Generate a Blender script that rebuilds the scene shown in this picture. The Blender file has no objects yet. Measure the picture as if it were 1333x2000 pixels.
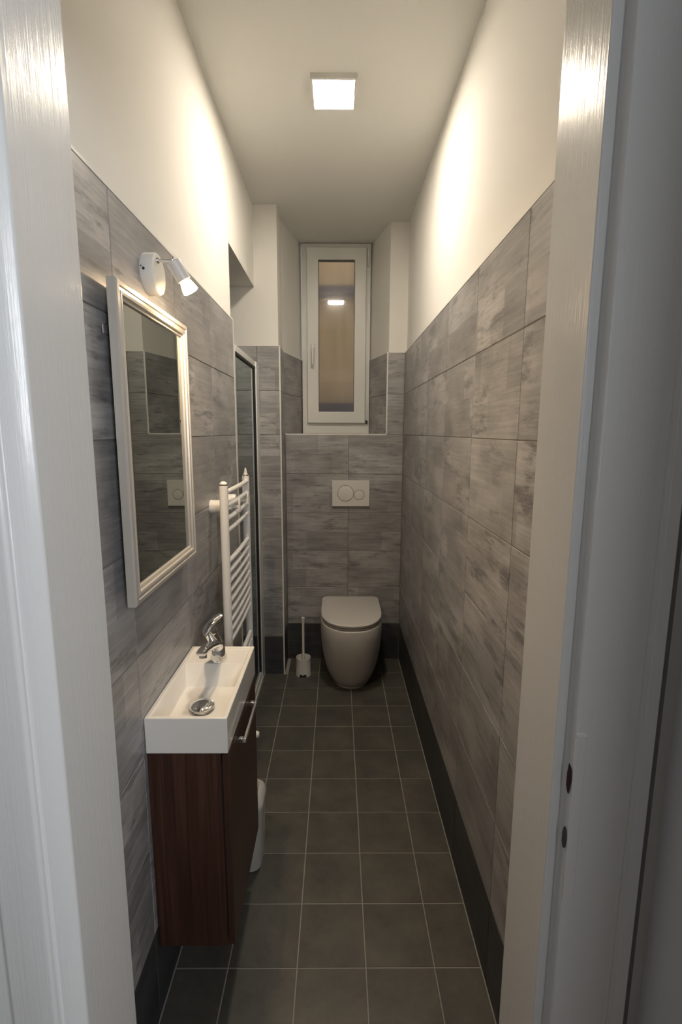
import bpy, bmesh, math, random
from mathutils import Vector, Matrix, Euler
random.seed(7)
S = bpy.context.scene
C = S.collection
PI = math.pi

# ------------------------------------------------------------------ camera
XL, XR = -0.461, 0.419          # tile faces of the side walls
YB, YP = 3.18, 2.962            # back wall, shower back wall (pier front)
ZC, ZT, H = 2.751, 2.003, 1.5218
f_px, pitch, yaw, roll = 973.73, 0.1602, 0.0081, 0.0038
def cam_dir(x, y, w):
    cr, sr = math.cos(roll), math.sin(roll)
    x, y = cr*x - sr*y, sr*x + cr*y
    X = x; Y = math.cos(pitch)*w + math.sin(pitch)*y; Z = -math.sin(pitch)*w + math.cos(pitch)*y
    return Vector((math.cos(yaw)*X + math.sin(yaw)*Y, -math.sin(yaw)*X + math.cos(yaw)*Y, Z))
cd = bpy.data.cameras.new('camera'); cam = bpy.data.objects.new('camera', cd); C.objects.link(cam)
cd.sensor_fit = 'VERTICAL'; cd.sensor_height = 24; cd.sensor_width = 24*1333/2000
cd.lens = f_px/2000*24; cd.clip_start = 0.02
r, u, b = cam_dir(1,0,0), cam_dir(0,1,0), -cam_dir(0,0,1)
M = Matrix((r, u, b)).transposed().to_4x4(); M.translation = (0, 0, H)
cam.matrix_world = M
S.camera = cam

# ------------------------------------------------------------------ world, daylight, exposure
W = bpy.data.worlds.new('world'); S.world = W; W.use_nodes = True
bg = W.node_tree.nodes['Background']; bg.inputs[0].default_value = (0.84, 0.90, 1.0, 1); bg.inputs[1].default_value = 1.1
def area(name, loc, target, sx, sy, power, col):
    l = bpy.data.lights.new(name, 'AREA'); l.shape = 'RECTANGLE'; l.size = sx; l.size_y = sy; l.energy = power; l.color = col
    o = bpy.data.objects.new(name, l); C.objects.link(o); o.location = loc
    o.rotation_euler = (Vector(target) - Vector(loc)).to_track_quat('-Z', 'Y').to_euler(); return o
# daylight falling through the window of the room behind the photographer
area('window_daylight', (0.78, -1.04, 1.86), (0.78, 0.5, 1.86), 0.56, 0.90, 17, (0.93, 0.96, 1.0))
PANEL_EMIT, BULB_EMIT = 90.0, 780.0
WARM = (1.0, 0.872, 0.70, 1)
vs = S.view_settings
vs.view_transform = 'Standard'; vs.look = 'None'; vs.gamma = 1; vs.use_curve_mapping = False
vs.exposure = 0.92
try:
    S.cycles.max_bounces = 9; S.cycles.diffuse_bounces = 5; S.cycles.transmission_bounces = 8; S.cycles.glossy_bounces = 4; S.cycles.caustics_reflective = False; S.cycles.caustics_refractive = False
except Exception: pass

# ------------------------------------------------------------------ materials
def mat(name, col=(.8,.8,.8), rough=.5, metal=0, **kw):
    m = bpy.data.materials.new(name); m.use_nodes = True
    p = m.node_tree.nodes['Principled BSDF']
    p.inputs['Base Color'].default_value = (*col, 1); p.inputs['Roughness'].default_value = rough; p.inputs['Metallic'].default_value = metal
    for k, v in kw.items(): p.inputs[k.replace('_', ' ')].default_value = v
    return m
def N(m, t, **kw):
    n = m.node_tree.nodes.new(t)
    for k, v in kw.items(): setattr(n, k, v)
    return n
def L(m, a, b): m.node_tree.links.new(a, b)
def P(m): return m.node_tree.nodes['Principled BSDF']
def math_n(m, op, a, b=None, clamp=False):
    n = N(m, 'ShaderNodeMath', operation=op, use_clamp=clamp)
    for i, v in enumerate((a, b)):
        if v is None: continue
        if hasattr(v, 'links'): L(m, v, n.inputs[i])
        else: n.inputs[i].default_value = v
    return n.outputs[0]
def noise(m, vec, scale, detail=4, rough=.55):
    n = N(m, 'ShaderNodeTexNoise'); n.inputs['Scale'].default_value = scale; n.inputs['Detail'].default_value = detail; n.inputs['Roughness'].default_value = rough
    L(m, vec, n.inputs['Vector']); return n.outputs['Fac']
def mapped(m, sc, rnd=False, coord='Object'):
    tc = N(m, 'ShaderNodeTexCoord'); mp = N(m, 'ShaderNodeMapping'); mp.inputs['Scale'].default_value = sc
    L(m, tc.outputs[coord], mp.inputs['Vector'])
    if rnd:
        oi = N(m, 'ShaderNodeObjectInfo'); cx = N(m, 'ShaderNodeCombineXYZ')
        L(m, math_n(m, 'MULTIPLY', oi.outputs['Random'], 61.0), cx.inputs[0]); L(m, math_n(m, 'MULTIPLY', oi.outputs['Random'], 173.0), cx.inputs[1]); L(m, math_n(m, 'MULTIPLY', oi.outputs['Random'], 97.0), cx.inputs[2])
        L(m, cx.outputs[0], mp.inputs['Location'])
    return mp.outputs[0]
def ramp(m, fac, stops, interp='LINEAR'):
    r = N(m, 'ShaderNodeValToRGB'); r.color_ramp.interpolation = interp
    e = r.color_ramp.elements
    while len(e) < len(stops): e.new(.5)
    for i, (pos, c) in enumerate(stops): e[i].position = pos; e[i].color = (*c, 1) if len(c) == 3 else c
    L(m, fac, r.inputs[0]); return r.outputs[0]
def mixc(m, fac, a, b, mode='MIX'):
    n = N(m, 'ShaderNodeMix', data_type='RGBA', blend_type=mode)
    for s, v in ((n.inputs[0], fac), (n.inputs[6], a), (n.inputs[7], b)):
        if hasattr(v, 'links'): L(m, v, s)
        else: s.default_value = v if isinstance(v, (int, float)) else (*v, 1)
    return n.outputs[2]
def bump(m, h, strength, dist):
    n = N(m, 'ShaderNodeBump'); n.inputs['Strength'].default_value = strength; n.inputs['Distance'].default_value = dist
    L(m, h, n.inputs['Height']); L(m, n.outputs[0], P(m).inputs['Normal'])

MT = {}
# plaster
m = MT['plaster'] = mat('plaster', (.80, .79, .76), .92)
bump(m, noise(m, mapped(m, (1,1,1)), 160, 3), .12, .002)
m = MT['ceiling_paint'] = mat('ceiling_paint', (.78, .775, .75), .95)
m = MT['hall_paint'] = mat('hall_paint', (.50, .49, .475), .8)
MT['corridor_paint'] = mat('corridor_paint', (.68,.69,.71), .8)
m = MT['hall_floor'] = mat('hall_floor', (.16, .11, .07), .5)
m = MT['hall_ceiling'] = mat('hall_ceiling', (.42, .42, .42), .9)

# wood-look concrete wall tiles: horizontal grain, plank seams, dark scuffs
def tile_mat(name, light, mid, dark, scuff, rough):
    m = mat(name, mid, rough)
    grain = noise(m, mapped(m, (3.2, 1, 70), True), 1.6, 7, .65)
    cloud = noise(m, mapped(m, (2.6, 1, 7), True), 1.5, 4, .6)
    tone = math_n(m, 'ADD', math_n(m, 'MULTIPLY', grain, .55), math_n(m, 'MULTIPLY', cloud, .65))
    base = ramp(m, tone, [(.42, dark), (.57, mid), (.74, light)])
    # planks printed on the tile: half-height rows with stepped ends
    tc = N(m, 'ShaderNodeTexCoord'); sx = N(m, 'ShaderNodeSeparateXYZ'); L(m, tc.outputs['Object'], sx.inputs[0])
    oi = N(m, 'ShaderNodeObjectInfo')
    row = math_n(m, 'FLOOR', math_n(m, 'MULTIPLY', math_n(m, 'ADD', sx.outputs[2], .5), 8.0))
    colx = math_n(m, 'FLOOR', math_n(m, 'ADD', math_n(m, 'MULTIPLY', sx.outputs[0], 4.3), math_n(m, 'MULTIPLY', math_n(m, 'ADD', row, oi.outputs['Random']), 7.37)))
    wn = N(m, 'ShaderNodeTexWhiteNoise', noise_dimensions='3D'); cb = N(m, 'ShaderNodeCombineXYZ')
    L(m, row, cb.inputs[0]); L(m, colx, cb.inputs[1]); L(m, math_n(m, 'MULTIPLY', oi.outputs['Random'], 37.0), cb.inputs[2]); L(m, cb.outputs[0], wn.inputs['Vector'])
    plank = math_n(m, 'ADD', math_n(m, 'MULTIPLY', wn.outputs['Value'], .36), .80)
    pl = N(m, 'ShaderNodeCombineColor')
    for i in range(3): L(m, plank, pl.inputs[i])
    base = mixc(m, 1.0, base, pl.outputs[0], 'MULTIPLY')
    # scuffs
    s1 = math_n(m, 'ADD', noise(m, mapped(m, (4.0, 1, 17), True), 1.3, 6, .66), math_n(m, 'MULTIPLY', math_n(m, 'SUBTRACT', wn.outputs['Value'], .5), .16))
    sm = ramp(m, s1, [(.56, (0,0,0)), (.665, (1,1,1))])
    g2 = noise(m, mapped(m, (14, 1, 120), True), 2.0, 3, .6)
    sm2 = math_n(m, 'MULTIPLY', sm, ramp(m, g2, [(.30, (.25,.25,.25)), (.62, (1,1,1))]))
    base = mixc(m, math_n(m, 'MULTIPLY', sm2, .78), base, scuff)
    L(m, base, P(m).inputs['Base Color'])
    L(m, math_n(m, 'ADD', math_n(m, 'MULTIPLY', grain, .22), rough-.10), P(m).inputs['Roughness'])
    bump(m, grain, .25, .0012)
    return m
MT['wall_tile'] = tile_mat('wall_tile', (.430,.428,.434), (.306,.303,.308), (.204,.202,.208), (.098,.097,.104), .36)
MT['dark_tile'] = tile_mat('dark_tile', (.066,.068,.072), (.050,.052,.056), (.036,.038,.042), (.024,.025,.028), .45)
m = MT['wall_grout'] = mat('wall_grout', (.17,.163,.155), .9)
# floor tiles
m = MT['floor_tile'] = mat('floor_tile', (.06,.06,.052), .48)
c1 = noise(m, mapped(m, (1,1,1), True), 9, 5, .6); c2 = noise(m, mapped(m, (1,1,1), True), 70, 4, .6)
L(m, ramp(m, math_n(m, 'ADD', math_n(m, 'MULTIPLY', c1, .8), math_n(m, 'MULTIPLY', c2, .2)), [(.34, (.058,.056,.050)), (.52, (.084,.080,.069)), (.68, (.112,.104,.086))]), P(m).inputs['Base Color'])
bump(m, c2, .15, .001)
MT['floor_grout'] = mat('floor_grout', (.31,.30,.275), .9)
# gloss paint with brush strokes
m = MT['gloss_paint'] = mat('gloss_paint', (.70,.71,.71), .24)
st = noise(m, mapped(m, (260, 260, 4.0)), 1.0, 4, .6); st2 = noise(m, mapped(m, (40, 40, 30)), 1.0, 3, .6)
h = math_n(m, 'ADD', math_n(m, 'MULTIPLY', st, .8), math_n(m, 'MULTIPLY', st2, .5))
bump(m, h, .5, .0012)
L(m, math_n(m, 'ADD', math_n(m, 'MULTIPLY', st, .14), .17), P(m).inputs['Roughness'])
MT['bare_wood'] = mat('bare_wood', (.035,.015,.012), .8)
MT['worn_metal'] = mat('worn_metal', (.12,.13,.13), .5, .8)
MT['trim_white'] = mat('trim_white', (.78,.78,.76), .35)
MT['white_lacquer'] = mat('white_lacquer', (.80,.80,.79), .28)
MT['white_plastic'] = mat('white_plastic', (.72,.72,.70), .38)
MT['upvc'] = mat('upvc', (.76,.775,.76), .32)
MT['ceramic'] = mat('ceramic', (.84,.83,.80), .10, Coat_Weight=.5, Coat_Roughness=.04)
MT['matt_ceramic'] = mat('matt_ceramic', (.62,.605,.59), .40)
MT['chrome'] = mat('chrome', (.78,.79,.80), .07, 1.0)
MT['gasket_gap_dark'] = mat('gasket_gap_dark', (.015,.015,.017), .6)
MT['steel_dark'] = mat('steel_dark', (.10,.10,.10), .25, 1.0)
MT['aluminium'] = mat('aluminium', (.74,.76,.75), .32, .25)
MT['mirror_glass'] = mat('mirror_glass', (.53,.57,.555), .0, 1.0)
MT['mirror_back'] = mat('mirror_back', (.05,.045,.04), .8)
m = MT['mirror_frame'] = mat('mirror_frame', (.52,.50,.465), .32, .3)
bump(m, noise(m, mapped(m, (1,1,1)), 90, 2), .05, .001)
MT['bin_plastic'] = mat('bin_plastic', (.58,.57,.54), .45)
MT['bin_line'] = mat('bin_line', (.22,.19,.13), .6)
# walnut veneer, vertical grain
m = MT['walnut'] = mat('walnut', (.12,.045,.028), .38)
g = noise(m, mapped(m, (60, 60, 1.3)), 1.6, 6, .6); g2 = noise(m, mapped(m, (190, 190, 3.0)), 1.4, 3, .6)
L(m, ramp(m, math_n(m, 'ADD', math_n(m, 'MULTIPLY', g, .75), math_n(m, 'MULTIPLY', g2, .25)), [(.33, (.024,.0100,.0075)), (.50, (.052,.0215,.014)), (.68, (.092,.041,.026))]), P(m).inputs['Base Color'])
bump(m, g2, .12, .0008)
# glass
MT['shower_glass'] = mat('shower_glass', (.60,.76,.75), .0, Transmission_Weight=1.0, IOR=1.45)
MT['frosted_pane'] = mat('frosted_pane', (.92,.90,.87), .21, Transmission_Weight=1.0, IOR=1.2, Coat_Weight=1.0, Coat_Roughness=0.0, Coat_IOR=1.6)
MT['clear_pane'] = mat('clear_pane', (.95,.97,.97), .0, Transmission_Weight=1.0, IOR=1.45)
MT['outside_ground'] = mat('outside_ground', (.2,.19,.18), .9)
m = MT['outside_wall'] = mat('outside_wall', (.34,.235,.145), .9)
w = noise(m, mapped(m, (9, 1, .5)), 1.0, 2)
L(m, ramp(m, w, [(.35, (.19,.122,.064)), (.65, (.34,.228,.112))]), P(m).inputs['Base Color'])
MT['outside_dark'] = mat('outside_dark', (.045,.035,.035), .9)
def emit(name, col, strength):
    m = mat(name, (.9,.9,.9), .5); P(m).inputs['Emission Color'].default_value = col; P(m).inputs['Emission Strength'].default_value = strength; return m
MT['led'] = emit('led', WARM, PANEL_EMIT)
MT['bulb_glass'] = emit('bulb_glass', (1.0, .66, .24, 1), 1.6)
MT['bulb'] = emit('bulb', (1.0, .72, .43, 1), BULB_EMIT)

# ------------------------------------------------------------------ mesh helpers
def bx(bm, x0, x1, y0, y1, z0, z1):
    v = [bm.verts.new(p) for p in ((x0,y0,z0),(x1,y0,z0),(x1,y1,z0),(x0,y1,z0),(x0,y0,z1),(x1,y0,z1),(x1,y1,z1),(x0,y1,z1))]
    for q in ((3,2,1,0),(4,5,6,7),(0,1,5,4),(1,2,6,5),(2,3,7,6),(3,0,4,7)): bm.faces.new([v[i] for i in q])
def prism(bm, pts, z0, z1, mp=lambda a, b, c: (a, b, c)):
    """polygon pts (counter-clockwise) extruded from z0 to z1; mp maps (a, b, height) to world axes"""
    lo = [bm.verts.new(mp(a, b, z0)) for a, b in pts]; hi = [bm.verts.new(mp(a, b, z1)) for a, b in pts]
    n = len(pts)
    bm.faces.new(lo[::-1]); bm.faces.new(hi)
    for i in range(n): bm.faces.new((lo[i], lo[(i+1)%n], hi[(i+1)%n], hi[i]))
def frame_of(d):
    d = d.normalized(); a = Vector((0,0,1)) if abs(d.z) < .9 else Vector((1,0,0))
    x = d.cross(a).normalized(); return x, d.cross(x).normalized()
def loft(bm, rings, cap=True):
    rr = [[bm.verts.new(p) for p in ring] for ring in rings]
    n = len(rr[0])
    for a, c in zip(rr, rr[1:]):
        for i in range(n): bm.faces.new((a[i], a[(i+1)%n], c[(i+1)%n], c[i]))
    if cap: bm.faces.new(rr[0][::-1]); bm.faces.new(rr[-1])
    return rr
def tube(bm, pts, rad, seg=12, flat=1.0, cap=True):
    pts = [Vector(p) for p in pts]; rad = rad if isinstance(rad, (list, tuple)) else [rad]*len(pts)
    x = None; rings = []
    for i, p in enumerate(pts):
        d = (pts[min(i+1, len(pts)-1)] - pts[max(i-1, 0)]).normalized()
        if x is None: x, y = frame_of(d)
        else: x = (x - d*x.dot(d)).normalized(); y = d.cross(x)
        rings.append([p + x*math.cos(t)*rad[i] + y*math.sin(t)*rad[i]*flat for t in (2*PI*k/seg for k in range(seg))])
    loft(bm, rings, cap)
def lathe(bm, c, axis, prof, seg=28, close=False):
    """prof: list of (radius, distance along axis)"""
    c, axis = Vector(c), Vector(axis).normalized(); x, y = frame_of(axis)
    rings = [[c + axis*h + (x*math.cos(t) + y*math.sin(t))*max(r_, 1e-4) for t in (2*PI*k/seg for k in range(seg))] for r_, h in prof]
    loft(bm, rings, True)
def obj(name, bm, m, parent=None, smooth=False, bevel=0, seg=2, loc=None):
    bmesh.ops.recalc_face_normals(bm, faces=bm.faces)
    me = bpy.data.meshes.new(name); bm.to_mesh(me); bm.free()
    if smooth:
        for p in me.polygons: p.use_smooth = True
    me.materials.append(MT[m] if isinstance(m, str) else m)
    o = bpy.data.objects.new(name, me); C.objects.link(o)
    if parent: o.parent = parent
    if loc: o.location = loc
    if bevel:
        b = o.modifiers.new('bevel', 'BEVEL'); b.width = bevel; b.segments = seg; b.limit_method = 'ANGLE'; b.angle_limit = math.radians(35); b.harden_normals = False
        for p in me.polygons: p.use_smooth = True
    if smooth or bevel:
        try:
            me.set_sharp_from_angle(angle=math.radians(40))
        except Exception: pass
    return o
def B(): return bmesh.new()
def box_obj(name, m, ext, parent=None, bevel=0, seg=2):
    bm = B(); bx(bm, *ext); return obj(name, bm, m, parent, bevel=bevel, seg=seg)
def struct(o, label, cat): o['kind'] = 'structure'; o['label'] = label; o['category'] = cat; return o
def tag(o, label, cat, group=None):
    o['label'] = label; o['category'] = cat
    if group: o['group'] = group
    return o
def empty(name, loc=(0,0,0)):
    o = bpy.data.objects.new(name, None); C.objects.link(o); o.empty_display_size = .05; return o   # kept at the origin: parts are built in world units

# ------------------------------------------------------------------ tiles
_tm = {}
def tile_mesh(w, h, m, th=.008):
    key = (round(w, 4), round(h, 4), m, th)
    if key not in _tm:
        c = .0011
        bm = B()
        rings = []
        for y, i in ((th, 0), (c, 0), (0, c)):
            a, d = w/2 - i, h/2 - i
            rings.append([(-a, y, -d), (a, y, -d), (a, y, d), (-a, y, d)])
        loft(bm, rings); bmesh.ops.recalc_face_normals(bm, faces=bm.faces)
        me = bpy.data.meshes.new('tile'); bm.to_mesh(me); bm.free(); me.materials.append(MT[m]); _tm[key] = me
    return _tm[key]
def wall_tile(parent, p, rz, w, h, m='wall_tile', name='wall_tile'):
    """p: centre of the front face, front normal = -y turned by rz"""
    o = bpy.data.objects.new(name, tile_mesh(w, h, m)); C.objects.link(o); o.parent = parent
    o.location = p; j = .0009
    o.rotation_euler = (random.uniform(-j, j), 0, rz + random.uniform(-j, j))
    return o
G = .0026   # joint width
ROWS = [(0, .253)] + [(.253 + .25*k, .253 + .25*(k+1)) for k in range(7)]
def tile_run(parent, origin, direction, s_edges, rz, zmin=0, zmax=ZT):
    """tiles along a vertical face; s_edges: joint positions measured along direction from origin"""
    o, d = Vector(origin), Vector(direction)
    for z0, z1 in ROWS:
        if z1 <= zmin + .01 or z0 >= zmax - .01: continue
        a, c = max(z0, zmin), min(z1, zmax)
        for s0, s1 in zip(s_edges, s_edges[1:]):
            dk = z1 < .26
            p = o + d*((s0+s1)/2); p.z = (a+c)/2
            wall_tile(parent, p, rz, s1-s0-G, c-a-G, 'dark_tile' if dk else 'wall_tile', 'plinth_tile' if dk else 'wall_tile')

YF, YH = 0.72, 0.603            # bathroom side / hall side of the door wall
T = .0092                       # tile thickness + adhesive
# ------------------------------------------------------------------ floor
bm = B(); bx(bm, XL-.02, XR+.02, YF-.14, YB+.02, -.05, -.0016)
floor = struct(obj('floor', bm, 'floor_grout'), 'dark grey square floor tiles with pale joints', 'floor')
xs = [XL+.001] + [-.3096 + .198*k for k in range(4)] + [XR-.001]
ys = [YB-.001] + [2.9875 - .198*k for k in range(12)] + [YF-.10]
ys = sorted(ys)
_fm = {}
def floor_tile(x0, x1, y0, y1, parent):
    w, d = x1-x0-.0036, y1-y0-.0036
    key = (round(w, 4), round(d, 4))
    if key not in _fm:
        bm = B(); c = .0008; rings = [[(-a, -e, z), (a, -e, z), (a, e, z), (-a, e, z)] for a, e, z in ((w/2, d/2, -.008), (w/2, d/2, -c), (w/2-c, d/2-c, 0))]
        loft(bm, rings); bmesh.ops.recalc_face_normals(bm, faces=bm.faces)
        me = bpy.data.meshes.new('floor_tile'); bm.to_mesh(me); bm.free(); me.materials.append(MT['floor_tile']); _fm[key] = me
    o = bpy.data.objects.new('floor_tile', _fm[key]); C.objects.link(o); o.parent = parent; o.location = ((x0+x1)/2, (y0+y1)/2, 0)
for y0, y1 in zip(ys, ys[1:]):
    for x0, x1 in zip(xs, xs[1:]):
        if y0 > YP - .03 and x1 < -.30: continue          # under the pier
        floor_tile(x0, x1, y0, min(y1, YP-.001) if (x1 < -.30) else y1, floor)

# ------------------------------------------------------------------ walls of the bathroom
SHC = 2.322                     # ceiling of the shower recess
YE = 2.300                      # where the left wall ends and the shower opens
bm = B(); bx(bm, XL-.16, XL-T, YH+.01, YE, 0, ZC); bx(bm, XL-.16, XL-T, YE, YP+.01, SHC, ZC)
wl = struct(obj('wall_left', bm, 'plaster'), 'left wall, grey wood-look tiles below white plaster', 'wall')
e = [1.0876 - .401, 1.0876, 1.4886, 1.8896, YE]
e[0] = YF
tile_run(wl, (XL, 0, 0), (0, 1, 0), e, PI/2)
bm = B(); bx(bm, XR+T, XR+.16, YH+.01, YB+.30, 0, ZC)
wr = struct(obj('wall_right', bm, 'plaster'), 'right wall, long run of grey wood-look tiles below white plaster', 'wall')
e = [YF, .7665, 1.1671, 1.568, 1.969, 2.3699, 2.7708, YB]
tile_run(wr, (XR, 0, 0), (0, 1, 0), e, -PI/2)
# grout beds (flush just behind the tile faces)
for nm, ext, par in (('joint_bed', (XL-T, XL-.0016, YF, YE-.004, 0, ZT-.002), wl), ('joint_bed', (XR+.0016, XR+T, YF, YB, 0, ZT-.002), wr)):
    box_obj(nm, 'wall_grout', ext, par)
# back wall below and beside the window niche
YW = 3.560                      # plane of the window
NL0, NL1, NR0, NR1 = -.329, -.240, .308, .216
bm = B()
prism(bm, [(NL0-.03, YB+T), (XR+.16, YB+T), (XR+.16, YW+.16), (NL0-.03, YW+.16)], 0, 1.494)
prism(bm, [(NR0+T, YB+T), (XR+.16, YB+T), (XR+.16, YW+.16), (NR1+T, YW+.16), (NR1+T, YW)], 1.494, ZC)
wb = struct(obj('wall_back', bm, 'plaster'), 'back wall with tiled ledge under the narrow window', 'wall')
tile_run(wb, (0, YB, 0), (1, 0, 0), [NL0+.002, .072, XR-.001], 0, 0, 1.503)
tile_run(wb, (0, YB, 0), (1, 0, 0), [NR0, XR-.001], 0, 1.503, ZT)
box_obj('joint_bed', 'wall_grout', (NL0-.01, XR, YB+.0016, YB+T, 0, 1.494), wb)
box_obj('joint_bed', 'wall_grout', (NR0+.002, XR, YB+.0016, YB+T, 1.494, ZT-.002), wb)
# shower back wall, which ends as a pier beside the niche
bm = B()
prism(bm, [(-1.36, YP+T), (NL0-T, YP+T), (NL0-T, YB), (NL1-T, YW), (NL1-T, YW+.16), (-1.36, YW+.16)], 0, ZC)
wp = struct(obj('wall_pier', bm, 'plaster'), 'narrow tiled pier between the shower and the window niche', 'wall')
tile_run(wp, (0, YP, 0), (1, 0, 0), [-1.345, -1.268, -.867, -.461, NL0], 0)
box_obj('joint_bed', 'wall_grout', (-1.345, NL0-.002, YP+.0016, YP+T, 0, ZT-.002), wp)
tile_run(wp, (NL0, 0, 0), (0, 1, 0), [YP+.004, YB], PI/2)
box_obj('joint_bed', 'wall_grout', (NL0-T, NL0-.0016, YP+.004, YB, 0, ZT-.002), wp)
# splayed reveals
def reveal(par, a, c, sgn):
    a, c = Vector((*a, 0)), Vector((*c, 0)); d = (c-a); ln = d.length; d.normalize()
    nrm = Vector((d.y, -d.x, 0)) if sgn > 0 else Vector((-d.y, d.x, 0))
    rz = math.atan2(nrm.x, -nrm.y)
    tile_run(par, a, d, [.002, ln-.002], rz, 1.503, ZT)
reveal(wp, (NL0, YB), (NL1, YW), 1)
reveal(wb, (NR0, YB), (NR1, YW), -1)
# sill tile
bm = B(); prism(bm, [(NL0, YB+.001), (NR0, YB+.001), (NR1, YW), (NL1, YW)], 1.494, 1.5025)
obj('sill_tile', bm, 'wall_tile', wb)
# shower recess
bm = B(); bx(bm, -1.46, -1.345, YE-.1, YW, 0, SHC+.1); bx(bm, -1.46, XL-.16, YE-.12, YE-.008, 0, SHC+.1)
ws = struct(obj('wall_shower', bm, 'plaster'), 'inner walls of the shower recess', 'wall')
tile_run(ws, (-1.345+.008, 0, 0), (0, 1, 0), [YE, 2.65, YP], PI/2)
bm = B(); bx(bm, -1.46, XL-.159, YE-.12, YP+.02, SHC, SHC+.1)
struct(obj('ceiling_shower', bm, 'plaster'), 'low white ceiling over the shower recess', 'ceiling')
bm = B(); bx(bm, -1.46, XL-.02, YE-.1, YP+.012, -.05, .03)
struct(obj('floor_shower', bm, 'ceramic'), 'white shower tray floor behind the glass', 'floor')
# ceiling
bm = B(); bx(bm, XL-.16, XR+.16, YH+.01, YW+.16, ZC, ZC+.1)
struct(obj('ceiling', bm, 'ceiling_paint'), 'plain white bathroom ceiling', 'ceiling')
# edge trims of the tiling
def trim(name, boxes, label):
    bm = B()
    for q in boxes: bx(bm, *q)
    struct(obj(name, bm, 'trim_white'), label, 'trim')
trim('trim_1', [(XL-.006, XL+.001, YF, YE, ZT-.001, ZT+.005)], 'white edging strip on top of the left wall tiles')
trim('trim_2', [(XL-.010, XL+.0015, YE-.003, YE+.004, 0, ZT+.004)], 'pale edging strip at the end of the left wall tiles')
trim('trim_3', [(NL0-.006, NL0+.0015, YP-.0015, YP+.006, 0, ZT+.003)], 'white corner strip on the edge of the tiled pier')
trim('trim_4', [(NL0+.002, NR0+.002, YB-.0015, YB+.006, 1.500, 1.507)], 'white edging strip along the front of the window ledge')
trim('trim_5', [(NR0-.0015, NR0+.006, YB-.0015, YB+.006, 1.507, ZT+.003)], 'white corner strip right of the window niche')
trim('trim_6', [(XR-.001, XR+.006, YF, YB, ZT-.001, ZT+.003)], 'thin edging strip on top of the right wall tiles')

# ------------------------------------------------------------------ window
def rect_frame(bm, x0, x1, z0, z1, w, y0, y1, wb_=None, wt=None):
    wb_ = wb_ or w; wt = wt or w
    out = [(x0,z0),(x1,z0),(x1,z1),(x0,z1)]; inn = [(x0+w,z0+wb_),(x1-w,z0+wb_),(x1-w,z1-wt),(x0+w,z1-wt)]
    V = [[bm.verts.new((x,y,z)) for x,z in ring] for ring, y in ((out,y0),(inn,y0),(inn,y1),(out,y1))]
    for a in range(4):
        for i in range(4):
            j = (i+1)%4; bm.faces.new((V[a][i], V[a][j], V[(a+1)%4][j], V[(a+1)%4][i]))
win = empty('window_1'); struct(win, 'narrow white plastic window with frosted pane in the niche', 'window')
yw0 = YW - .045
bm = B(); rect_frame(bm, -.240, .2205, 1.5045, ZC-.006, .040, yw0+.012, YW+.03, .080, .036); obj('frame', bm, 'upvc', win, bevel=.003)
bm = B(); rect_frame(bm, -.205, .192, 1.578, 2.716, .078, yw0-.014, yw0+.05); sash = obj('sash', bm, 'upvc', win, bevel=.005, seg=3)
bm = B(); rect_frame(bm, -.1285, .1155, 1.6545, 2.6395, .004, yw0+.004, yw0+.020); obj('gasket', bm, 'gasket_gap_dark', sash)
box_obj('pane', 'frosted_pane', (-.128, .115, yw0+.0085, yw0+.0145, 1.655, 2.639), sash)
bm = B(); bx(bm, .196, .212, yw0-.012, yw0+.014, 2.60, 2.70); obj('hinge', bm, 'upvc', win, bevel=.004)
bm = B(); bx(bm, .197, .209, yw0-.010, yw0+.014, 1.575, 1.598); obj('hinge_cap', bm, 'gasket_gap_dark', win, bevel=.002)
bm = B(); bx(bm, .199, .2065, yw0-.002, yw0+.014, 1.600, 1.690); obj('hinge_cover', bm, 'upvc', win, bevel=.002)
bm = B(); bx(bm, -.180, -.152, yw0-.024, yw0-.013, 2.035, 2.105); hb = obj('handle', bm, 'white_plastic', win, bevel=.005, seg=3)
bm = B(); tube(bm, [(-.166, yw0-.022, 2.07), (-.166, yw0-.048, 2.07), (-.166, yw0-.054, 2.055), (-.167, yw0-.050, 1.965)], [.009, .009, .010, .008], 12); obj('lever', bm, 'white_plastic', hb, smooth=True)
# light shaft outside the window
bm = B(); bx(bm, -1.6, 1.6, 4.55, 4.7, -.5, 4.2)
wo = struct(obj('wall_outside', bm, 'outside_wall'), 'brown wall of the light shaft seen blurred through the window', 'wall')
bm = B(); bx(bm, -1.6, 1.6, 3.75, 4.7, -.6, -.5); struct(obj('floor_outside', bm, 'outside_ground'), 'ground of the light shaft', 'floor')
box_obj('ledge', 'outside_dark', (-1.6, 1.6, 4.40, 4.56, 2.650, 2.725), wo)
box_obj('ledge', 'outside_dark', (-1.6, 1.6, 4.40, 4.56, 1.50, 1.765), wo)

# ------------------------------------------------------------------ door frame, hall
door = empty('door_1'); struct(door, 'white gloss painted wooden door frame in the foreground', 'door frame')
ZH = 2.12
def jamb_profile(pts, name):
    bm = B(); prism(bm, pts, -.01, ZH); return obj(name, bm, 'gloss_paint', door, bevel=.0022, seg=3)
# right: lining, rebate step, chamfered casing with a groove
jamb_profile([(.294,.738), (.294,.611), (.3085,.611), (.3085,.599), (.3125,.5925), (.392,.5925), (.3935,.5945), (.3985,.5945), (.400,.5915), (.416,.5915), (.420,.597), (.420,.625), (.45,.625), (.45,.738)], 'jamb')
jamb_profile([(-.356,.738), (-.52,.738), (-.52,.60), (-.452,.60), (-.452,.5775), (-.446,.573), (-.3900,.573), (-.3865,.576), (-.3865,.5815), (-.3845,.5815), (-.3810,.5815), (-.3580,.5925), (-.356,.5945)], 'jamb')
bm = B(); bx(bm, -.52, .45, .575, .738, ZH, ZH+.14); obj('head', bm, 'gloss_paint', door)
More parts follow.
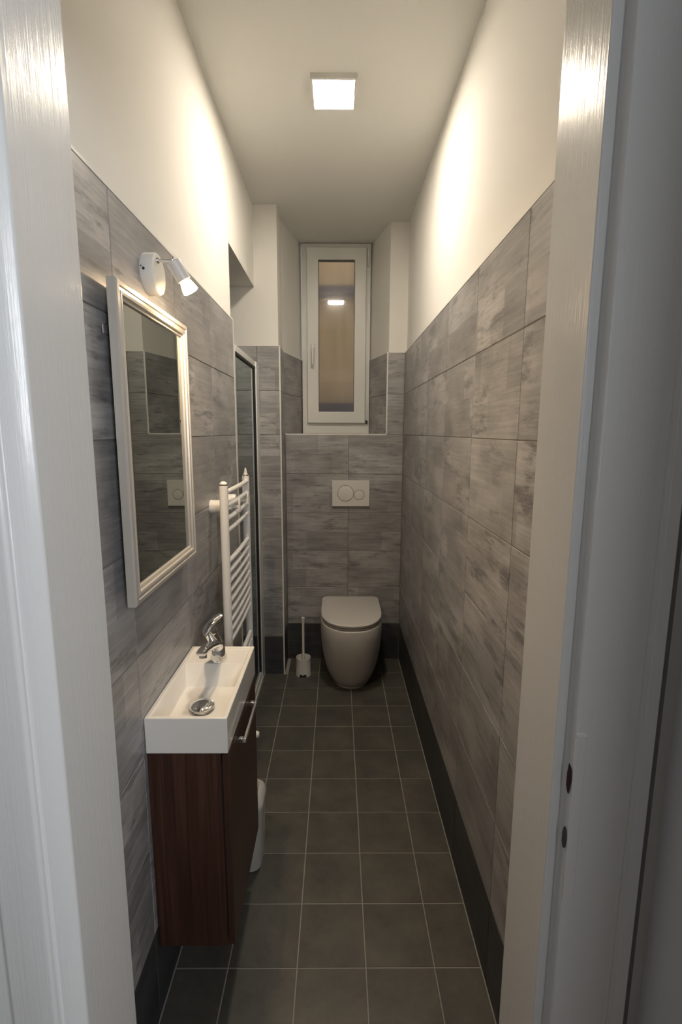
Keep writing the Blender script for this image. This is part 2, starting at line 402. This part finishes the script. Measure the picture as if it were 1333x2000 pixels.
# painted-over strike plate with its two worn slots
bm = B(); bx(bm, .3120, .3275, .5912, .594, .884, 1.128); sp = obj('strike_plate', bm, 'gloss_paint', door, bevel=.001); sp['label'] = 'painted-over strike plate with worn slots'
def chip(name, m, z0, z1, x, w, parent):
    bm = B(); n = 9; ring = []
    for k in range(n):
        t = 2*PI*k/n; rr = .75 + .25*random.random()
        ring.append((x + w*math.cos(t)*rr, (z0+z1)/2 + (z1-z0)/2*math.sin(t)*rr))
    # lies on the chamfer of the casing edge
    nx, ny = -.85, -.53
    prism(bm, ring, 0, .0012, lambda a, b_, c: (.3103 + (a-x)*.53 + nx*c, .5958 - (a-x)*.85 + ny*c, b_))
    return obj(name, bm, m, parent)
chip('latch_slot', 'bare_wood', 1.040, 1.092, .31, .0036, sp)
chip('bolt_slot', 'worn_metal', .958, 1.000, .31, .0034, sp)
bm = B(); bx(bm, .3125, .3265, .5908, .5935, 1.1285, 1.1355); obj('paint_ridge', bm, 'trim_white', sp, bevel=.0012)
# the wall that carries the door, seen from neither side in full
bm = B()
bx(bm, -1.35, -.50, YH, YF, 0, ZC); bx(bm, .43, .62, YH, YF, 0, ZC); bx(bm, -.52, .45, YH, YF, ZH+.13, ZC)
struct(obj('wall_front', bm, 'hall_paint'), 'wall around the doorway', 'wall')
bm = B(); bx(bm, .445, .545, -.28, YH, 0, ZC)
struct(obj('wall_hall_right', bm, 'corridor_paint'), 'grey-white corridor wall right of the doorway', 'wall')
bm = B(); bx(bm, -1.45, -1.35, -1.2, YF, 0, ZC); bx(bm, 1.75, 1.85, -1.2, -.18, 0, ZC); bx(bm, .545, 1.85, -.28, -.18, 0, ZC)
struct(obj('wall_hall_left', bm, 'hall_paint'), 'walls of the hall behind the photographer', 'wall')
WX0, WX1, WZ0, WZ1 = .46, 1.10, 1.37, 2.35
bm = B(); bx(bm, -1.45, WX0, -1.23, -1.10, 0, ZC); bx(bm, WX1, 1.85, -1.23, -1.10, 0, ZC); bx(bm, WX0, WX1, -1.23, -1.10, 0, WZ0); bx(bm, WX0, WX1, -1.23, -1.10, WZ1, ZC)
struct(obj('wall_hall_back', bm, 'hall_paint'), 'hall wall with a window behind the photographer', 'wall')
w2 = empty('window_2'); struct(w2, 'hall window behind the photographer', 'window')
bm = B(); rect_frame(bm, WX0, WX1, WZ0, WZ1, .05, -1.22, -1.17); obj('frame', bm, 'upvc', w2)
box_obj('pane', 'clear_pane', (WX0+.05, WX1-.05, -1.197, -1.193, WZ0+.05, WZ1-.05), w2)
bm = B(); bx(bm, -1.45, 1.85, -1.23, YH+.02, -.06, -.002)
struct(obj('floor_hall', bm, 'hall_floor'), 'brown hall floor behind the photographer', 'floor')
bm = B(); bx(bm, -1.45, 1.85, -1.23, YF, ZC, ZC+.1)
struct(obj('ceiling_hall', bm, 'hall_ceiling'), 'hall ceiling behind the photographer', 'ceiling')

# ------------------------------------------------------------------ ceiling light
cl = tag(empty('ceiling_light'), 'small square LED panel light, lit, on the white ceiling', 'ceiling light')
bm = B(); rx0, rx1, ry0, ry1 = -.0975, .0665, 1.951, 2.127
out = [(rx0,ry0),(rx1,ry0),(rx1,ry1),(rx0,ry1)]; t = .0085; inn = [(rx0+t,ry0+t),(rx1-t,ry0+t),(rx1-t,ry1-t),(rx0+t,ry1-t)]
Vv = [[bm.verts.new((x,y,z)) for x,y in ring] for ring, z in ((out,ZC),(out,ZC-.016),(inn,ZC-.018),(inn,ZC))]
for a in range(4):
    for i in range(4): j = (i+1)%4; bm.faces.new((Vv[a][i], Vv[a][j], Vv[(a+1)%4][j], Vv[(a+1)%4][i]))
obj('frame', bm, 'white_plastic', cl)
box_obj('diffuser', 'led', (rx0+t+.0005, rx1-t-.0005, ry0+t+.0005, ry1-t-.0005, ZC-.0165, ZC-.004), cl)

# ------------------------------------------------------------------ mirror
mi = tag(empty('wall_mirror'), 'tall rectangular mirror in a pale stepped frame on the left wall', 'mirror')
mi.location = (XL+.0160, 1.2375, 1.4825); mi.rotation_euler = (0, 0, math.radians(.12))
hw, hh = .2295, .329      # half size; local y along the wall, x out from the wall
def mirror_ring(bm, prof):
    """prof: (inset from the outer edge, height above wall)"""
    R = [[bm.verts.new((hgt, y, z)) for y, z in ((-hw+i, -hh+i), (hw-i, -hh+i), (hw-i, hh-i), (-hw+i, hh-i))] for i, hgt in prof]
    for a in range(len(R)):
        c = (a+1)%len(R)
        for i in range(4): j = (i+1)%4; bm.faces.new((R[a][i], R[a][j], R[c][j], R[c][i]))
bm = B(); mirror_ring(bm, [(0, .004), (0, .020), (.003, .0235), (.012, .0245), (.0135, .0215), (.0195, .0215), (.021, .0235), (.0265, .0225), (.028, .0185), (.0345, .0165), (.036, .0105), (.036, .004)])
obj('frame', bm, 'mirror_frame', mi)
bm = B(); bx(bm, .006, .0118, -hw+.03, hw-.03, -hh+.03, hh-.03); obj('glass', bm, 'mirror_glass', mi)
bm = B(); bx(bm, .0015, .006, -hw+.012, hw-.012, -hh+.012, hh-.012); obj('backing_board', bm, 'mirror_back', mi)
for zz in (-hh+.02, hh-.03):
    bm = B(); bx(bm, -.0155, .002, -.15, .15, zz-.008, zz+.008); obj('spacer', bm, 'mirror_back', mi)
bm = B(); tube(bm, [(-.004, -hw+.010, .245), (-.006, -hw-.004, .240), (-.006, -hw-.004, .225), (-.004, -hw+.010, .222)], .0012, 6); obj('hanger', bm, 'chrome', mi, smooth=True)

# ------------------------------------------------------------------ wall spotlight
sl = tag(empty('wall_spotlight'), 'small white adjustable spotlight, lit, on the tiles above the mirror', 'spotlight')
bc = Vector((XL, 1.283, 1.894))
bm = B(); lathe(bm, bc, (1,0,0), [(.0465, 0), (.0475, .003), (.0475, .026), (.046, .0295), (.043, .0305)], 40); obj('base', bm, 'white_lacquer', sl, smooth=True)
bm = B(); lathe(bm, bc + Vector((.010, -.0470, 0)), (0,-1,0), [(.0032, 0), (.0032, .0022), (.002, .003)], 12); lathe(bm, bc + Vector((.004, -.0460, .006)), (0,-1,0), [(.0016, 0), (.0016, .0018)], 8); obj('screw', bm, 'steel_dark', sl)
pv = Vector((-.388, 1.252, 1.917))
bm = B(); tube(bm, [(XL+.029, 1.272, 1.922), (XL+.050, 1.264, 1.920), tuple(pv)], [.0042, .0036, .0036], 12); lathe(bm, (XL+.0295, 1.272, 1.922), (1,0,0), [(.0075, 0), (.0075, .003), (.005, .006)], 16)
bmesh.ops.create_uvsphere(bm, u_segments=12, v_segments=8, radius=.0062, matrix=Matrix.Translation(pv)); obj('arm', bm, 'chrome', sl, smooth=True)
ax = Vector((.036, .020, -.066)).normalized()
hs = pv + ax*.002
bm = B(); lathe(bm, hs, ax, [(.0145, 0), (.0165, .002), (.0168, .004), (.0168, .046), (.0158, .046), (.0150, .040)], 28); obj('head', bm, 'white_lacquer', sl, smooth=True)
bm = B(); lathe(bm, hs, ax, [(.0120, .040), (.0125, .048), (.0165, .060), (.0188, .070), (.0188, .0725)], 28); bo = obj('bulb', bm, 'bulb_glass', sl, smooth=True)
bm = B(); lathe(bm, hs, ax, [(.0180, .0726), (.0175, .0745), (.012, .0765), (.004, .077)], 28); obj('lens', bm, 'bulb', bo, smooth=True)

# ------------------------------------------------------------------ vanity cabinet
vc = tag(empty('vanity_cabinet'), 'slim wall-hung dark walnut cabinet under the white basin', 'cabinet')
CY0, CY1, CZ0, CZ1 = 1.104, 1.492, .198, .7515
bm = B(); bx(bm, XL+.001, -.2815, CY0, CY1, CZ0, CZ1); obj('body', bm, 'walnut', vc, bevel=.001)
bm = B(); bx(bm, -.2785, -.2620, CY0-.001, CY1+.001, CZ0+.006, CZ1-.006); dr = obj('door', bm, 'walnut', vc, bevel=.0012)
bm = B(); hy0, hy1, hz = 1.190, 1.378, .724
tube(bm, [(-.2625, hy0, hz), (-.238, hy0, hz), (-.238, hy1, hz), (-.2625, hy1, hz)], .005, 4)
bm.free(); bm = B()
bx(bm, -.2435, -.236, hy0, hy1, hz-.006, hz+.006); bx(bm, -.2625, -.2435, hy0, hy0+.012, hz-.006, hz+.006); bx(bm, -.2625, -.2435, hy1-.012, hy1, hz-.006, hz+.006)
hd = obj('handle', bm, 'chrome', dr, bevel=.0012); hd['label'] = 'chrome bar handle'
for yy in (CY0+.03,):
    bm = B(); bx(bm, -.2820, -.2780, CY0+.004, CY1-.004, CZ0+.03, CZ1-.03); obj('door_gap_shade', bm, 'gasket_gap_dark', vc)  # near-black filler, its colour standing for the shade in the gap behind the door

# ------------------------------------------------------------------ washbasin
wbn = tag(empty('washbasin'), 'small rectangular white ceramic basin on the walnut cabinet', 'washbasin')
BX0, BX1, BY0, BY1, BZ0, BZ1 = XL+.001, -.2618, 1.097, 1.502, .7525, .8455
bm = B()
def rectv(x0, x1, y0, y1, z): return [bm.verts.new(p) for p in ((x0,y0,z),(x1,y0,z),(x1,y1,z),(x0,y1,z))]
o0 = rectv(BX0, BX1, BY0, BY1, BZ0); o1 = rectv(BX0, BX1, BY0, BY1, BZ1)
i1 = rectv(BX0+.012, BX1-.011, BY0+.011, BY1-.011, BZ1)                # inside of the rim
i2 = rectv(BX0+.0135, BX1-.0125, BY0+.0125, BY1-.0125, BZ1-.005)       # lowered deck
d2 = [i2[0], i2[1], bm.verts.new((BX1-.0125, 1.392, BZ1-.005)), bm.verts.new((BX0+.0135, 1.392, BZ1-.005))]
fl = [bm.verts.new(p) for p in ((BX0+.024, BY0+.020, .784), (BX1-.024, BY0+.020, .784), (BX1-.026, 1.345, .790), (BX0+.026, 1.345, .790))]
bm.faces.new(o0[::-1])
for i in range(4):
    j = (i+1)%4; bm.faces.new((o0[i], o0[j], o1[j], o1[i])); bm.faces.new((o1[i], o1[j], i1[j], i1[i]))
for i in range(4):
    j = (i+1)%4
    lo = [i2[i], i2[j]]
    if i == 1: lo = [i2[1], d2[2], i2[2]]
    if i == 3: lo = [i2[3], d2[3], i2[0]]
    bm.faces.new([i1[i]] + [i1[j]] + lo[::-1])
bm.faces.new((d2[2], i2[2], i2[3], d2[3]))
for i in range(4): j = (i+1)%4; bm.faces.new((d2[i], d2[j], fl[j], fl[i]))
bm.faces.new(fl)
obj('basin', bm, 'ceramic', wbn, bevel=.0045, seg=4)
bm = B(); dc = (-.360, 1.236, .7835)
lathe(bm, dc, (0,0,1), [(.030, .000), (.030, .003), (.024, .004), (.024, .009)], 36); obj('drain_ring', bm, 'chrome', wbn, smooth=True)
bm = B(); lathe(bm, dc, (0,0,1), [(.025, .010), (.0325, .0115), (.0335, .0145), (.031, .0175), (.018, .0200), (.004, .0205)], 36); obj('drain_plug', bm, 'chrome', wbn, smooth=True)

# ------------------------------------------------------------------ mixer tap
tp = tag(empty('mixer_tap'), 'chrome single-lever mixer tap on the back ledge of the basin', 'tap')
tx, ty, tz = -.356, 1.418, BZ1-.005
bm = B(); lathe(bm, (tx, ty, tz), (0,0,1), [(.0245, 0), (.0250, .003), (.0240, .012), (.0215, .026), (.0190, .038), (.0170, .046)], 32)
obj('base', bm, 'chrome', tp, smooth=True)
bm = B(); tube(bm, [(tx, ty, tz+.034), (tx-.003, ty-.010, tz+.056), (tx-.008, ty-.026, tz+.082), (tx-.012, ty-.040, tz+.104)], [.0175, .0185, .0185, .0175], 24); obj('body', bm, 'chrome', tp, smooth=True)
bm = B(); rings = []
for p, wdt, hgt in (((tx-.002, ty+.004, tz+.050), .0165, .014), ((tx-.004, ty-.040, tz+.066), .0165, .0125), ((tx-.007, ty-.085, tz+.079), .0155, .0095), ((tx-.010, ty-.125, tz+.086), .0145, .0080), ((tx-.011, ty-.146, tz+.086), .0130, .0070)):
    rings.append([(p[0] + wdt*math.copysign(abs(math.cos(a))**.6, math.cos(a)), p[1], p[2] + hgt*math.copysign(abs(math.sin(a))**.6, math.sin(a))) for a in (2*PI*q/16 for q in range(16))])
loft(bm, rings); so = obj('spout', bm, 'chrome', tp, smooth=True)
bm = B(); lathe(bm, (tx-.010, ty-.128, tz+.081), (0,-.15,-1), [(.0110, 0), (.0110, .013), (.008, .0145)], 20); obj('aerator', bm, 'chrome', so, smooth=True)
bm = B(); lathe(bm, (tx-.011, ty-.037, tz+.100), (-.20,-.40,1), [(.0170, 0), (.0195, .003), (.0195, .015), (.0170, .024), (.009, .028)], 28); obj('cap', bm, 'chrome', tp, smooth=True)
bm = B(); rings = []
for p, wdt, hgt in (((tx-.022, ty-.066, tz+.106), .010, .0055), ((tx-.013, ty-.048, tz+.124), .0165, .0085), ((tx-.001, ty-.030, tz+.136), .0150, .0070), ((tx+.009, ty-.016, tz+.143), .0140, .0062), ((tx+.015, ty-.010, tz+.146), .0100, .0045)):
    rings.append([(p[0] + wdt*.6*math.cos(a) - .5*hgt*math.sin(a), p[1] - wdt*.8*math.cos(a), p[2] + hgt*math.sin(a)) for a in (2*PI*q/14 for q in range(14))])
loft(bm, rings); obj('lever', bm, 'chrome', tp, smooth=True)

# ------------------------------------------------------------------ towel radiator
tr = tag(empty('towel_radiator'), 'white ladder towel radiator on the left wall behind the basin', 'radiator')
RX, RY0, RY1, RZ0 = -.378, 1.652, 2.056, .47
for yy, zt in ((RY0, 1.342), (RY1, 1.340)):
    bm = B(); tube(bm, [(RX, yy, RZ0), (RX, yy, zt)], .0146, 20, 1.0); up = obj('upright', bm, 'white_lacquer', tr, smooth=True)
    bm = B(); lathe(bm, (RX, yy, zt), (0,0,1), [(.0134, 0), (.0140, .001), (.0140, .0055), (.012, .006)], 20); obj('collar', bm, 'chrome', up, smooth=True)
    bm = B()
    if yy == RY0: lathe(bm, (RX, yy, zt+.0055), (0,0,1), [(.0125, 0), (.0118, .004), (.008, .0075), (.003, .009)], 20); obj('end_cap', bm, 'white_lacquer', up, smooth=True)
    else: lathe(bm, (RX, yy, zt+.0055), (0,0,1), [(.0095, 0), (.0085, .005), (.0055, .008), (.0055, .017), (.0035, .021), (.0035, .027)], 16); obj('air_vent', bm, 'white_plastic', up, smooth=True)
rung_z = [1.318, 1.272, 1.227, 1.186] + [1.078 - .0355*k for k in range(9)] + [.667 - .0355*k for k in range(5)]
rm = None
for z in rung_z:
    if rm is None:
        bm = B(); tube(bm, [(0, 0, 0), (.0025, .10, 0), (.0035, .202, 0), (.0025, .304, 0), (0, .404, 0)], .0088, 12); ro = obj('rung', bm, 'white_lacquer', tr, smooth=True); rm = ro.data
    else: ro = bpy.data.objects.new('rung', rm); C.objects.link(ro); ro.parent = tr
    ro.location = (RX+.004, RY0, z)
for yy, z in ((1.800, 1.2495), (1.975, 1.2495), (1.800, .56), (1.975, .56)):
    bm = B(); lathe(bm, (XL, yy, z), (1,0,0), [(.0235, 0), (.0245, .002), (.0245, .055), (.022, .058), (.012, .0585), (.012, .078)], 24); bk = obj('bracket', bm, 'white_lacquer', tr, smooth=True)
    bm = B(); bx(bm, RX-.012, RX+.024, yy-.007, yy+.007, z-.006, z+.006); bx(bm, RX+.018, RX+.025, yy-.007, yy+.007, z-.016, z+.030); obj('clip', bm, 'white_plastic', bk, bevel=.003)
bm = B(); tube(bm, [(RX, RY0, RZ0+.004), (RX, RY0, RZ0-.03)], .010, 14); tube(bm, [(RX-.05, RY0, RZ0-.030), (RX+.035, RY0, RZ0-.030)], .009, 14); vb = obj('valve', bm, 'chrome', tr, smooth=True)
bm = B(); lathe(bm, (RX+.032, RY0, RZ0-.030), (1,0,0), [(.012, 0), (.0135, .006), (.0135, .050), (.012, .060), (.0085, .0665)], 20); obj('valve_head', bm, 'white_plastic', vb, smooth=True)

# ------------------------------------------------------------------ shower screen
ss = tag(empty('shower_screen'), 'framed glass shower door behind the towel radiator', 'shower screen')
SX = -.470
def bar(name, ext, m='aluminium', par=ss, bev=.002): return box_obj(name, m, ext, par, bev)
bar('post', (SX-.012, SX+.010, YE+.004, YE+.030, .03, 1.905)); bar('post', (SX-.012, SX+.018, YP-.090, YP-.0005, .03, 1.905))
bar('top_rail', (SX-.012, SX+.012, YE+.028, YP-.088, 1.876, 1.905)); bar('bottom_rail', (SX-.014, SX+.012, YE+.028, YP-.088, .03, .062))
bar('seal', (SX-.008, SX+.0125, YE+.030, YP-.090, 1.864, 1.8765), 'gasket_gap_dark', bev=.001)
bar('seal', (SX-.006, SX+.0105, YP-.096, YP-.0895, .062, 1.866), 'gasket_gap_dark', bev=.001)
bm = B(); bx(bm, SX-.003, SX+.003, YE+.030, YP-.094, .060, 1.866); obj('glass_panel', bm, 'shower_glass', ss)
bm = B(); bx(bm, SX-.02, SX+.020, YE+.02, YP-.002, 0, .030); obj('threshold', bm, 'aluminium', ss, bevel=.003)

# ------------------------------------------------------------------ toilet
to = tag(empty('toilet'), 'pale grey-white back-to-wall toilet with closed lid', 'toilet')
tcx = .0885
def d_ring(hw_, yf, yb, z, n=20, rb=.0, fl_=.26):
    """D-shaped outline: straight sides from the wall, then a half super-ellipse to the front"""
    ys_ = min(yf + fl_, yb - .02); pts = []
    if rb: 
        for k in range(5):
            t = PI/2*k/4; pts.append((tcx + hw_ - rb + rb*math.sin(t), yb - rb + rb*math.cos(t), z))
    else: pts.append((tcx+hw_, yb, z))
    for k in range(n+1):
        t = PI*k/n; c, s = math.cos(t), math.sin(t)
        pts.append((tcx + hw_*math.copysign(abs(c)**.86, c), ys_ - (ys_-yf)*abs(s)**.86, z))
    if rb:
        for k in range(5):
            t = PI/2*(1-k/4); pts.append((tcx - hw_ + rb - rb*math.sin(t), yb - rb + rb*math.cos(t), z))
    else: pts.append((tcx-hw_, yb, z))
    return pts
yb_ = YB - .001
prof = [(0, .120, 2.779), (.003, .127, 2.772), (.010, .129, 2.770), (.0105, .125, 2.773), (.030, .1385, 2.757), (.065, .1510, 2.738), (.11, .1620, 2.719), (.16, .1710, 2.701), (.22, .1790, 2.683), (.28, .1845, 2.669), (.34, .1870, 2.661), (.395, .1860, 2.657), (.404, .1840, 2.659), (.407, .178, 2.664)]
bm = B(); loft(bm, [d_ring(w_, yf, yb_, z) for z, w_, yf in prof]); obj('bowl', bm, 'matt_ceramic', to, smooth=True)
bm = B(); loft(bm, [d_ring(w_, yf, yb_-.02, z, rb=.02) for z, w_, yf in ((.4125, .176, 2.670), (.4135, .1800, 2.665), (.4205, .1810, 2.663), (.4215, .178, 2.668))]); obj('seat', bm, 'matt_ceramic', to, smooth=True)
bm = B(); loft(bm, [d_ring(w_, yf, yb_-.012, z, rb=.03) for z, w_, yf in ((.4265, .1775, 2.668), (.4275, .1825, 2.659), (.4400, .1835, 2.656), (.4435, .1815, 2.660), (.4450, .176, 2.668))]); obj('lid', bm, 'matt_ceramic', to, smooth=True)

# ------------------------------------------------------------------ flush plate
fp = tag(empty('flush_plate'), 'white dual flush plate with two round buttons above the toilet', 'flush plate')
bm = B(); bx(bm, -.032, .208, YB-.014, YB-.0005, 1.046, 1.213); obj('plate', bm, 'white_plastic', fp, bevel=.003, seg=3)
for (x, z, rr) in ((.054, 1.130, .050), (.141, 1.121, .031)):
    bm = B(); lathe(bm, (x, YB-.0138, z), (0,-1,0), [(rr+.0022, 0), (rr+.0022, .0004)], 40); obj('button_gap', bm, 'gasket_gap_dark', fp)
    bm = B(); lathe(bm, (x, YB-.0139, z), (0,-1,0), [(rr, 0), (rr, .0016), (rr-.002, .0022)], 40); obj('button', bm, 'white_plastic', fp, smooth=True)

# ------------------------------------------------------------------ toilet brush
hx, hy = -.2105, 2.965
bh = tag(empty('brush_holder'), 'small white plastic toilet brush holder on the floor', 'brush holder')
bm = B()
seg = 32; prof = [(.0495, .0), (.0490, .012), (.0480, .030), (.0470, .060), (.0455, .108), (.0465, .114), (.0455, .1165), (.0430, .1165), (.0420, .110), (.0425, .045), (.0425, .030)]
rr = [[bm.verts.new((hx + r_*math.cos(2*PI*k/seg), hy + r_*math.sin(2*PI*k/seg), z)) for k in range(seg)] for r_, z in prof]
for a, c in zip(rr, rr[1:]):
    for i in range(seg):
        ang = (i+.5)*360/seg
        if a is rr[0] and c is rr[1] and 248 < ang < 292: continue
        bm.faces.new((a[i], a[(i+1)%seg], c[(i+1)%seg], c[i]))
bm.faces.new(rr[-1])
obj('cup', bm, 'white_plastic', bh, smooth=True)
bm = B(); bx(bm, hx-.021, hx+.021, hy-.0485, hy-.040, .0005, .0175); obj('drip_notch', bm, 'gasket_gap_dark', bh)
tb = tag(empty('toilet_brush'), 'white toilet brush standing in its holder left of the toilet', 'toilet brush')
bm = B(); lathe(bm, (hx, hy, .118), (0,0,1), [(.0085, 0), (.0085, .008), (.0075, .012), (.0075, .20), (.0090, .235), (.0110, .253), (.0110, .258), (.007, .2595)], 18); obj('handle', bm, 'white_plastic', tb, smooth=True)
bm = B(); lathe(bm, (hx, hy, .045), (0,0,1), [(.010, 0), (.024, .006), (.026, .026), (.018, .040), (.009, .046), (.009, .076)], 20); obj('bristles', bm, 'white_plastic', tb, smooth=True)

# ------------------------------------------------------------------ waste bin
wbi = tag(empty('waste_bin'), 'slim pale plastic waste bin half hidden behind the walnut cabinet', 'waste bin')
def rrect(x0, x1, y0, y1, r_, z, n=5):
    pts = []
    for cx, cy, a0 in ((x1-r_, y1-r_, 0), (x0+r_, y1-r_, PI/2), (x0+r_, y0+r_, PI), (x1-r_, y0+r_, 3*PI/2)):
        for k in range(n+1): t = a0 + PI/2*k/n; pts.append((cx + r_*math.cos(t), cy + r_*math.sin(t), z))
    return pts
BYa, BYb, BXa, BXb = 1.510, 1.652, -.425, -.256
bm = B(); loft(bm, [rrect(BXa+i, BXb-i, BYa+i, BYb-i, .035, z) for z, i in ((.0, .012), (.004, .008), (.12, .003), (.225, 0), (.233, -.001), (.235, .001))]); obj('body', bm, 'bin_plastic', wbi, smooth=True)
bm = B(); loft(bm, [rrect(BXa-i, BXb+i, BYa-i, BYb+i, .036, z) for z, i in ((.236, .001), (.239, .003), (.248, .003), (.262, -.001), (.272, -.009), (.274, -.014))]); ld = obj('lid', bm, 'bin_plastic', wbi, smooth=True)
bm = B(); loft(bm, [rrect(BXa+.020, BXb-.020, BYa+.020, BYb-.020, .022, z) for z in (.2735, .2752)]); obj('flap_gap', bm, 'bin_line', ld)
bm = B(); loft(bm, [rrect(BXa+.0218, BXb-.0218, BYa+.0218, BYb-.0218, .021, z) for z in (.2736, .2765)]); obj('flap', bm, 'bin_plastic', ld)
